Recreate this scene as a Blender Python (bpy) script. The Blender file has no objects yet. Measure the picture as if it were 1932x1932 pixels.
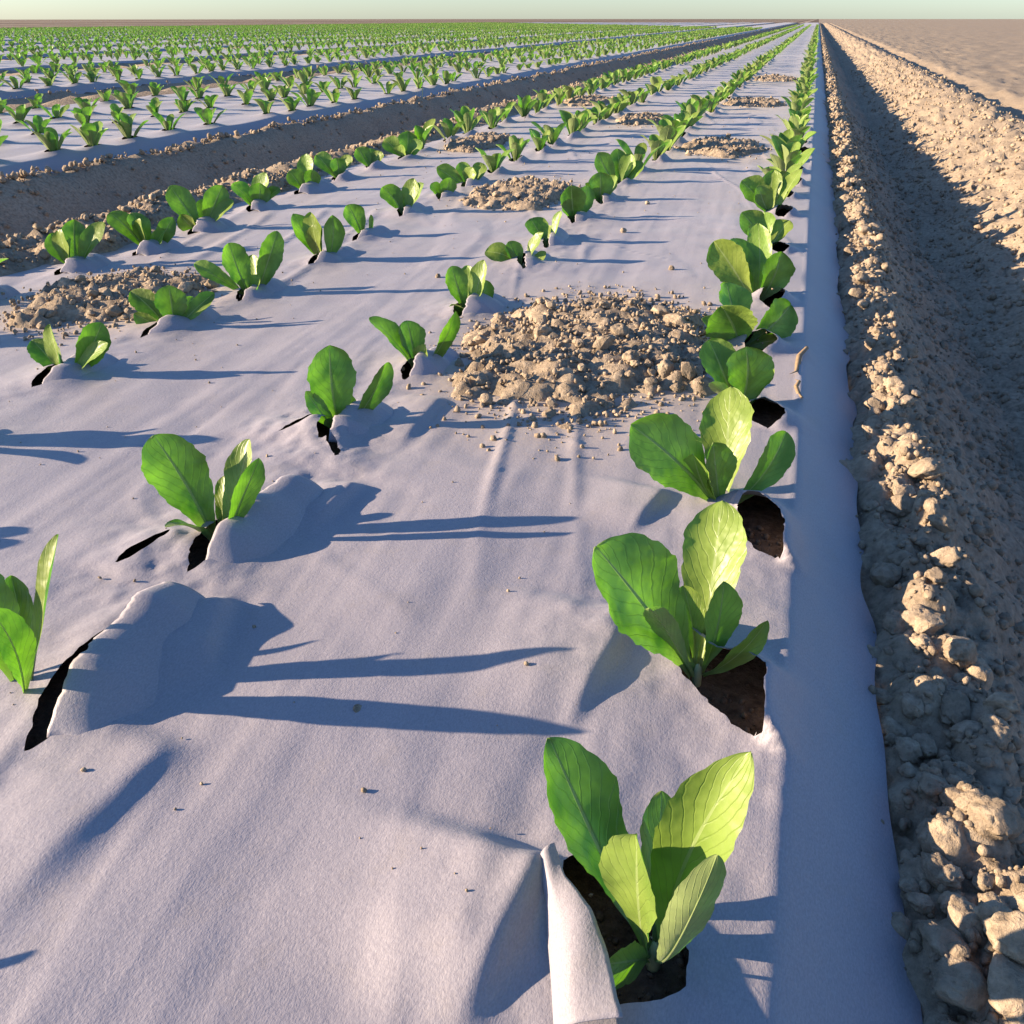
import bpy, bmesh, math, random
import numpy as np
from mathutils import Vector, Matrix

# ------------------------------------------------------------------ camera
IMG = 1932.0            # pixel frame in which positions were read off the photograph
FPX = 1707.0            # focal length in those pixels
CEN = IMG / 2
VX, VY = 1545.0, 35.0   # vanishing point of the crop rows
CAM_H = 0.42            # camera height above the mulch film (m)
PITCH = math.atan((CEN - VY) / FPX)
YAW = math.atan2(VX - CEN, FPX * math.cos(PITCH) + (CEN - VY) * math.sin(PITCH))

scene = bpy.context.scene
col = scene.collection
cam_data = bpy.data.cameras.new("camera")
cam = bpy.data.objects.new("camera", cam_data)
col.objects.link(cam)
cam.location = (0, 0, CAM_H)
cam.rotation_euler = (math.pi / 2 - PITCH, 0, YAW)
cam_data.sensor_width = 36
cam_data.sensor_height = 36
cam_data.sensor_fit = 'HORIZONTAL'
cam_data.lens = 36 * FPX / IMG
cam_data.clip_start = 0.02
cam_data.clip_end = 3000
scene.camera = cam

# ------------------------------------------------------------------ light
SUN_EL = math.radians(15.0)
SHADOW_AZ = math.radians(16.5)      # direction shadows run, from +X towards +Y
world = bpy.data.worlds.new("World")
scene.world = world
world.use_nodes = True
wn = world.node_tree
sky = wn.nodes.new('ShaderNodeTexSky')
sky.sky_type = 'NISHITA'
sky.sun_disc = False
sky.sun_elevation = SUN_EL
to_sun = Vector((-math.cos(SHADOW_AZ), -math.sin(SHADOW_AZ), 0))
sky.sun_rotation = math.atan2(to_sun.x, to_sun.y)
sky.air_density = 1.0
sky.dust_density = 0.4
sky.ozone_density = 5.0
wn.links.new(sky.outputs[0], wn.nodes['Background'].inputs[0])
wn.nodes['Background'].inputs[1].default_value = 0.081

sun_data = bpy.data.lights.new("sun", 'SUN')
sun_data.energy = 5.0
sun_data.angle = math.radians(0.5)
sun_data.color = (1.0, 0.80, 0.54)
sun = bpy.data.objects.new("sun", sun_data)
col.objects.link(sun)
d = Vector((math.cos(SHADOW_AZ) * math.cos(SUN_EL), math.sin(SHADOW_AZ) * math.cos(SUN_EL), -math.sin(SUN_EL)))
sun.rotation_euler = d.to_track_quat('-Z', 'Y').to_euler()
sun.location = (-3, -1, 3)

vs = scene.view_settings
vs.view_transform = 'Standard'
vs.look = 'None'
vs.gamma = 1.0
vs.use_curve_mapping = False
vs.exposure = 1.70

scene.cycles.max_bounces = 6
scene.cycles.diffuse_bounces = 3
scene.cycles.glossy_bounces = 2
scene.cycles.transmission_bounces = 4

random.seed(7)
rng = np.random.default_rng(11)

# ------------------------------------------------------------------ helpers: photo pixel -> ground point
CP, SP, CY, SY = math.cos(PITCH), math.sin(PITCH), math.cos(YAW), math.sin(YAW)
FWD = Vector((-SY, CY, 0))
RGT = Vector((CY, SY, 0))

def ray(px, py):
    r = (px - CEN) / FPX
    u = (CEN - py) / FPX
    return RGT * r + FWD * (CP + u * SP) + Vector((0, 0, u * CP - SP))

def G(px, py, z=0.0):
    dr = ray(px, py)
    return Vector((0, 0, CAM_H)) + dr * ((CAM_H - z) / -dr.z)

def on_plane(px, py, base, dd=0.0):
    """point on the ray that stands dd metres behind (+) the upright plane through base facing the camera"""
    dr = ray(px, py)
    t = (base.dot(FWD) + dd) / dr.dot(FWD)
    return Vector((0, 0, CAM_H)) + dr * t

def depth(p):
    return p.dot(FWD) * CP + (CAM_H - p.z) * SP

def project(p):
    zc = depth(p)
    x = p.dot(RGT)
    u = p.dot(FWD) * SP + (p.z - CAM_H) * CP
    return CEN + FPX * x / zc, CEN - FPX * u / zc, zc

# ------------------------------------------------------------------ helpers: noise
def _h(ix, iy, s):
    n = (ix.astype(np.int64) * 374761393 + iy.astype(np.int64) * 668265263 + s * 1442695041) & 0x7fffffff
    n = ((n ^ (n >> 13)) * 1274126177) & 0x7fffffff
    n = (n ^ (n >> 16)) & 0xffff
    return n / 65535.0

def vnoise(x, y, s=0):
    ix, iy = np.floor(x), np.floor(y)
    fx, fy = x - ix, y - iy
    fx = fx * fx * fx * (fx * (fx * 6 - 15) + 10)
    fy = fy * fy * fy * (fy * (fy * 6 - 15) + 10)
    a, b = _h(ix, iy, s), _h(ix + 1, iy, s)
    c, e = _h(ix, iy + 1, s), _h(ix + 1, iy + 1, s)
    return (a + (b - a) * fx) * (1 - fy) + (c + (e - c) * fx) * fy - 0.5

def fbm(x, y, o=4, s=0):
    r, a = 0, 1.0
    for k in range(o):
        r = r + a * vnoise(x, y, s + k * 17)
        x, y, a = x * 2.03 + 5.1, y * 2.03 - 3.7, a * 0.5
    return r

def lumps(x, y, s=0):
    """crumbly ground: rounded lumps, 0..1"""
    ix, iy = np.floor(x), np.floor(y)
    best = np.zeros_like(x)
    for ox in (-1, 0, 1):
        for oy in (-1, 0, 1):
            cx, cy = ix + ox, iy + oy
            px, py = cx + _h(cx, cy, s), cy + _h(cx, cy, s + 1)
            rr = 0.35 + 0.5 * _h(cx, cy, s + 2)
            d2 = (x - px) ** 2 + (y - py) ** 2
            best = np.maximum(best, np.sqrt(np.maximum(0, rr * rr - d2)))
    return best

def sstep(a, b, x):
    t = np.clip((x - a) / (b - a), 0, 1)
    return t * t * (3 - 2 * t)

# ------------------------------------------------------------------ helpers: objects
def new_mesh(name, verts, faces, mat=None, smooth=True):
    me = bpy.data.meshes.new(name)
    verts = np.asarray(verts, dtype=np.float32)
    faces = np.asarray(faces, dtype=np.int32)
    n, k = faces.shape
    me.vertices.add(len(verts))
    me.vertices.foreach_set('co', verts.ravel())
    me.loops.add(n * k)
    me.loops.foreach_set('vertex_index', faces.ravel())
    me.polygons.add(n)
    me.polygons.foreach_set('loop_start', np.arange(0, n * k, k, dtype=np.int32))
    me.polygons.foreach_set('loop_total', np.full(n, k, dtype=np.int32))
    me.update(calc_edges=True)
    me.polygons.foreach_set('use_smooth', np.full(n, smooth, dtype=bool))
    if mat:
        me.materials.append(mat)
    return me

def link(name, me, parent=None, loc=None, rot=None, scale=None):
    o = bpy.data.objects.new(name, me)
    col.objects.link(o)
    if parent is not None:
        o.parent = parent
    if loc is not None:
        o.location = loc
    if rot is not None:
        o.rotation_euler = rot
    if scale is not None:
        o.scale = scale
    return o

def tag(o, label=None, cat=None, group=None, kind=None):
    if label: o['label'] = label
    if cat: o['category'] = cat
    if group: o['group'] = group
    if kind: o['kind'] = kind
    return o

def attr(me, name, vals):
    a = me.attributes.new(name, 'FLOAT', 'POINT')
    a.data.foreach_set('value', np.asarray(vals, dtype=np.float32).ravel())

def grid_faces(ny, nx):
    i = np.arange(ny * nx).reshape(ny, nx)
    return np.stack([i[:-1, :-1], i[:-1, 1:], i[1:, 1:], i[1:, :-1]], -1).reshape(-1, 4)

# ------------------------------------------------------------------ materials
def base_mat(name):
    m = bpy.data.materials.new(name)
    m.use_nodes = True
    nt = m.node_tree
    b = nt.nodes['Principled BSDF']
    return m, nt, b

def N(nt, t, **kw):
    n = nt.nodes.new(t)
    for k, v in kw.items():
        setattr(n, k, v)
    return n

def noise_node(nt, vec, scale, detail=4, rough=0.55, dist=0):
    n = N(nt, 'ShaderNodeTexNoise')
    n.inputs['Scale'].default_value = scale
    n.inputs['Detail'].default_value = detail
    n.inputs['Roughness'].default_value = rough
    n.inputs['Distortion'].default_value = dist
    if vec is not None:
        nt.links.new(vec, n.inputs['Vector'])
    return n.outputs['Fac']

def ramp(nt, fac, stops):
    r = N(nt, 'ShaderNodeValToRGB')
    e = r.color_ramp.elements
    while len(e) < len(stops):
        e.new(0.5)
    for k, (p, c) in enumerate(stops):
        e[k].position = p
        e[k].color = tuple(c) + (1,) if len(c) == 3 else c
    nt.links.new(fac, r.inputs[0])
    return r.outputs[0]

def mixc(nt, fac, a, b, mode='MIX'):
    m = N(nt, 'ShaderNodeMix', data_type='RGBA', blend_type=mode)
    for sock, v in ((m.inputs[0], fac), (m.inputs[6], a), (m.inputs[7], b)):
        if isinstance(v, (int, float)):
            sock.default_value = v
        elif isinstance(v, tuple):
            sock.default_value = v + (1,) if len(v) == 3 else v
        else:
            nt.links.new(v, sock)
    return m.outputs[2]

def math_n(nt, op, a, b=None, c=None):
    m = N(nt, 'ShaderNodeMath', operation=op)
    for i, v in enumerate((a, b, c)):
        if v is None: continue
        if isinstance(v, (int, float)): m.inputs[i].default_value = v
        else: nt.links.new(v, m.inputs[i])
    return m.outputs[0]

def bump(nt, h, strength, dist, prev=None):
    b = N(nt, 'ShaderNodeBump')
    b.inputs['Strength'].default_value = strength
    b.inputs['Distance'].default_value = dist
    nt.links.new(h, b.inputs['Height'])
    if prev is not None:
        nt.links.new(prev, b.inputs['Normal'])
    return b.outputs[0]

def soil_material(name, object_space=False, wet=False):
    m, nt, b = base_mat(name)
    tc = N(nt, 'ShaderNodeNewGeometry').outputs['Position']
    n1 = noise_node(nt, tc, 5, 5)
    n2 = noise_node(nt, tc, 110, 6, 0.65)
    n3 = noise_node(nt, tc, 480, 4, 0.7)
    c = ramp(nt, n2, [(0.28, (0.19, 0.148, 0.112)), (0.52, (0.335, 0.265, 0.205)), (0.75, (0.45, 0.367, 0.29))])
    c2 = ramp(nt, n1, [(0.3, (0.80, 0.78, 0.76)), (0.7, (1.08, 1.05, 1.0))])
    c = mixc(nt, 1.0, c, c2, 'MULTIPLY')
    if object_space:
        oi = N(nt, 'ShaderNodeObjectInfo')
        v = math_n(nt, 'MULTIPLY_ADD', oi.outputs['Random'], 0.4, 0.82)
        hsv = N(nt, 'ShaderNodeHueSaturation')
        nt.links.new(v, hsv.inputs['Value'])
        nt.links.new(c, hsv.inputs['Color'])
        c = hsv.outputs[0]
    if wet:
        a = N(nt, 'ShaderNodeAttribute', attribute_name='wet')
        dark = ramp(nt, n2, [(0.3, (0.06, 0.038, 0.027)), (0.7, (0.19, 0.13, 0.09))])
        c = mixc(nt, a.outputs['Fac'], c, dark)
    nt.links.new(c, b.inputs['Base Color'])
    b.inputs['Roughness'].default_value = 0.95
    b.inputs['Specular IOR Level'].default_value = 0.15
    h = bump(nt, n2, 0.8, 0.005)
    h = bump(nt, n3, 0.7, 0.0016, h)
    nt.links.new(h, b.inputs['Normal'])
    return m

def film_material():
    m, nt, b = base_mat('grey_mulch_film')
    pos = N(nt, 'ShaderNodeNewGeometry').outputs['Position']
    mp = N(nt, 'ShaderNodeMapping')
    mp.inputs['Scale'].default_value = (1.0, 0.45, 1.0)
    nt.links.new(pos, mp.inputs['Vector'])
    n1 = noise_node(nt, pos, 3.0, 4)
    n2 = noise_node(nt, mp.outputs[0], 900, 3, 0.7)
    n3 = noise_node(nt, pos, 260, 4, 0.6)
    n4 = noise_node(nt, pos, 26, 5, 0.65)
    c = ramp(nt, n2, [(0.25, (0.235, 0.213, 0.248)), (0.5, (0.285, 0.260, 0.298)), (0.72, (0.33, 0.302, 0.34))])
    c = mixc(nt, 1.0, c, ramp(nt, n1, [(0.3, (0.94, 0.93, 0.93)), (0.7, (1.03, 1.03, 1.04))]), 'MULTIPLY')
    # dust carried from the furrows: tan bloom in patches
    dust = ramp(nt, n4, [(0.56, (0, 0, 0)), (0.78, (0.35, 0.35, 0.35))])
    c = mixc(nt, dust, c, (0.27, 0.228, 0.21))
    a = N(nt, 'ShaderNodeAttribute', attribute_name='dust')
    dd = math_n(nt, 'MULTIPLY', a.outputs['Fac'], math_n(nt, 'MULTIPLY_ADD', n3, 2.2, -0.4))
    dd = math_n(nt, 'MINIMUM', math_n(nt, 'MAXIMUM', dd, 0.0), 1.0)
    c = mixc(nt, dd, c, (0.40, 0.31, 0.22))
    nt.links.new(c, b.inputs['Base Color'])
    b.inputs['Roughness'].default_value = 0.55
    b.inputs['Specular IOR Level'].default_value = 0.35
    b.inputs['Sheen Weight'].default_value = 0.06
    b.inputs['Sheen Roughness'].default_value = 0.4
    h = bump(nt, n2, 0.25, 0.0012)
    h = bump(nt, n3, 0.13, 0.003, h)
    nt.links.new(h, b.inputs['Normal'])
    return m

def leaf_material():
    m, nt, b = base_mat('lettuce_leaf')
    uv = N(nt, 'ShaderNodeUVMap').outputs[0]
    sep = N(nt, 'ShaderNodeSeparateXYZ')
    nt.links.new(uv, sep.inputs[0])
    obj = N(nt, 'ShaderNodeTexCoord').outputs['Object']
    au = math_n(nt, 'ABSOLUTE', math_n(nt, 'SUBTRACT', sep.outputs[0], 0.5))     # 0..0.5
    v = sep.outputs[1]
    nz = noise_node(nt, obj, 60, 3)
    s = math_n(nt, 'MULTIPLY_ADD', v, 9.0, math_n(nt, 'MULTIPLY', au, -7.0))
    s = math_n(nt, 'ADD', s, math_n(nt, 'MULTIPLY', nz, 1.1))
    fr = math_n(nt, 'ABSOLUTE', math_n(nt, 'SUBTRACT', math_n(nt, 'FRACT', s), 0.5))
    side = ramp(nt, fr, [(0.0, (1, 1, 1)), (0.10, (0, 0, 0))])
    vor = N(nt, 'ShaderNodeTexVoronoi', feature='DISTANCE_TO_EDGE')
    vor.inputs['Scale'].default_value = 190
    nt.links.new(obj, vor.inputs['Vector'])
    net = ramp(nt, vor.outputs['Distance'], [(0.0, (1, 1, 1)), (0.10, (0, 0, 0))])
    n1 = noise_node(nt, obj, 22, 3)
    vein = math_n(nt, 'MAXIMUM', math_n(nt, 'MULTIPLY', side, math_n(nt, 'MULTIPLY_ADD', n1, 1.6, -0.35)), math_n(nt, 'MULTIPLY', net, 0.10))
    wid = math_n(nt, 'MULTIPLY_ADD', v, -0.035, 0.045)
    rib = math_n(nt, 'LESS_THAN', au, wid)
    pet = ramp(nt, v, [(0.05, (1, 1, 1)), (0.34, (0, 0, 0))])
    ribf = math_n(nt, 'MAXIMUM', rib, math_n(nt, 'MULTIPLY', pet, 0.75))
    oi = N(nt, 'ShaderNodeObjectInfo')
    top = ramp(nt, n1, [(0.3, (0.155, 0.25, 0.035)), (0.7, (0.285, 0.37, 0.085))])
    hs = N(nt, 'ShaderNodeHueSaturation')
    nt.links.new(top, hs.inputs['Color'])
    nt.links.new(math_n(nt, 'MULTIPLY_ADD', oi.outputs['Random'], 0.03, 0.485), hs.inputs['Hue'])
    nt.links.new(math_n(nt, 'MULTIPLY_ADD', oi.outputs['Random'], 0.35, 0.85), hs.inputs['Value'])
    top = hs.outputs[0]
    geo = N(nt, 'ShaderNodeNewGeometry')
    under = mixc(nt, 0.55, top, (0.32, 0.38, 0.19))
    c = mixc(nt, geo.outputs['Backfacing'], top, under)
    c = mixc(nt, math_n(nt, 'MULTIPLY', vein, 0.38), c, (0.07, 0.11, 0.03))
    c = mixc(nt, math_n(nt, 'MULTIPLY', ribf, 0.7), c, (0.34, 0.42, 0.17))
    nt.links.new(c, b.inputs['Base Color'])
    b.inputs['Roughness'].default_value = 0.40
    b.inputs['Specular IOR Level'].default_value = 0.5
    b.inputs['Sheen Weight'].default_value = 0.10
    b.inputs['Sheen Roughness'].default_value = 0.35
    hgt = math_n(nt, 'SUBTRACT', noise_node(nt, obj, 55, 2), math_n(nt, 'MULTIPLY', side, 0.08))
    nb = bump(nt, hgt, 0.5, 0.004)
    nt.links.new(nb, b.inputs['Normal'])
    tr = N(nt, 'ShaderNodeBsdfTranslucent')
    tc = mixc(nt, math_n(nt, 'MULTIPLY', vein, 0.75), ramp(nt, n1, [(0.36, (0.016, 0.095, 0.002)), (0.64, (0.16, 0.43, 0.008))]), (0.008, 0.035, 0.002))
    tc = mixc(nt, math_n(nt, 'MULTIPLY', ribf, 0.6), tc, (0.32, 0.48, 0.08))
    nt.links.new(tc, tr.inputs['Color'])
    nt.links.new(nb, tr.inputs['Normal'])
    mx = N(nt, 'ShaderNodeMixShader')
    mx.inputs[0].default_value = 0.40
    nt.links.new(b.outputs[0], mx.inputs[1])
    nt.links.new(tr.outputs[0], mx.inputs[2])
    nt.links.new(mx.outputs[0], nt.nodes['Material Output'].inputs['Surface'])
    return m

def plain_mat(name, rgb, rough=0.8):
    m, nt, b = base_mat(name)
    tc = N(nt, 'ShaderNodeTexCoord').outputs['Object']
    n = noise_node(nt, tc, 120, 4)
    c = ramp(nt, n, [(0.3, tuple(x * 0.75 for x in rgb)), (0.7, tuple(min(1, x * 1.15) for x in rgb))])
    nt.links.new(c, b.inputs['Base Color'])
    b.inputs['Roughness'].default_value = rough
    return m

M_GROUND = soil_material('furrow_soil', wet=True)
M_HEAP = soil_material('heap_soil')
M_CLOD = soil_material('clod_soil', object_space=True)
M_FILM = film_material()
M_LEAF = leaf_material()
M_STRAW = plain_mat('dry_straw', (0.22, 0.15, 0.09))
M_STEM = plain_mat('lettuce_stem', (0.40, 0.42, 0.22))
M_GRASS = plain_mat('grass_blade', (0.30, 0.40, 0.22))

# ------------------------------------------------------------------ layout numbers (metres)
PERIOD = 2.5                        # bed to bed
NBEDS = 14
ROWS = (-0.03, -0.475, -0.905, -1.325)
CREASE = 0.038                      # where the film breaks from the flat bed to its shaded shoulder
FILM_L = -1.50

prof_bed = [(-2.05, -0.22), (-1.95, -0.215), (-1.80, -0.13), (-1.64, -0.02), (-1.52, 0.006), (-1.44, -0.018), (-1.38, -0.022),
            (0.02, -0.022), (CREASE, -0.024), (0.105, -0.058), (0.13, -0.042), (0.165, -0.030), (0.195, -0.034), (0.24, -0.075), (0.33, -0.155),
            (0.40, -0.20), (0.45, -0.22)]
prof_right = [(0.02, -0.022), (CREASE, -0.024), (0.105, -0.058), (0.13, -0.042), (0.165, -0.030), (0.195, -0.034), (0.24, -0.075), (0.32, -0.145),
              (0.40, -0.185), (0.48, -0.165), (0.60, -0.105), (0.78, -0.03), (0.90, 0.0), (0.99, -0.01),
              (1.07, -0.075), (1.16, -0.07), (1.30, -0.03), (2.0, -0.03), (2000, -0.03)]

def ground_z(x, y, detail=True):
    """cross-section of the field, plus clods and crumbs"""
    wob = 0.02 * vnoise(y * 1.3, y * 0 + 3.3, 5) + 0.008 * vnoise(y * 6, y * 0 + 1.3, 6)
    xx = x + wob * sstep(0.08, 0.2, np.abs(((x + 1.3) % PERIOD) - 1.3 + 0.0)) 
    xl = (xx + 2.05) % PERIOD - 2.05
    zb = np.interp(xl, *zip(*prof_bed))
    zr = np.interp(xx, *zip(*prof_right))
    z = np.where(xx > 0.02, zr, zb)
    z = np.where(xx < -PERIOD * NBEDS + 0.3, -0.05, z)
    bed = np.where(xx > 0.3, 0.0, ((xl > -1.42) & (xl < 0.05)).astype(float))
    r = 1 - 0.75 * bed
    if detail:
        z = z + 0.022 * vnoise(y * 7, x * 3, 77) * np.exp(-((xx - 0.17) / 0.05) ** 2)
        z = z + r * 0.022 * fbm(x * 5, y * 5, 4, 3)
        ridge = np.exp(-((xl - 0.165) / 0.05) ** 2) + np.exp(-((xl + 1.53) / 0.07) ** 2)
        ridge = np.where(x > 0.4, np.exp(-((x - 0.85) / 0.22) ** 2), ridge)
        amp = 0.65 + 0.7 * np.clip(ridge, 0, 1)
        z = z + r * amp * (0.020 * lumps(x * 26, y * 26, 9) - 0.004 + 0.008 * lumps(x * 61, y * 61, 29) + 0.010 * fbm(x * 40, y * 40, 3, 40))
    return z

def wet_at(x, y):
    xl = (x + 2.05) % PERIOD - 2.05
    return np.where((xl > -1.40) & (xl < 0.08) & (x < 0.3), 1.0, 0.0)

# ------------------------------------------------------------------ ground sheet
def steps(a, b, s0, g, smax=1e9):
    out, s = [a], s0
    while out[-1] < b:
        out.append(out[-1] + s)
        s = min(s * g, smax)
    return out

gx = sorted(set([round(-v, 5) for v in steps(1.3, 420, 0.02, 1.03)] + [round(v, 4) for v in np.arange(-1.3, 0.07, 0.014)]
                + [round(v, 4) for v in np.arange(0.07, 0.55, 0.0045)] + [round(v, 4) for v in steps(0.55, 420, 0.008, 1.03)]))
gy = steps(-0.5, 0.15, 0.03, 1.0) + steps(0.2, 2.2, 0.0055, 1.003)
gy = gy + steps(gy[-1] + 0.012, 1200, 0.012, 1.018)
gx, gy = np.array(gx), np.array(gy)
GXX, GYY = np.meshgrid(gx, gy)
dist = np.hypot(GXX, GYY)
gz = ground_z(GXX, GYY)
gz = np.where(dist > 125, np.minimum(gz, 0) * 0 - 0.06, gz)
me = new_mesh('ground', np.stack([GXX, GYY, gz], -1).reshape(-1, 3), grid_faces(*GXX.shape), M_GROUND)
attr(me, 'wet', wet_at(GXX, GYY))
ground = tag(link('ground', me), kind='structure', label='tan crumbly field soil with furrows and raised beds')

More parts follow.
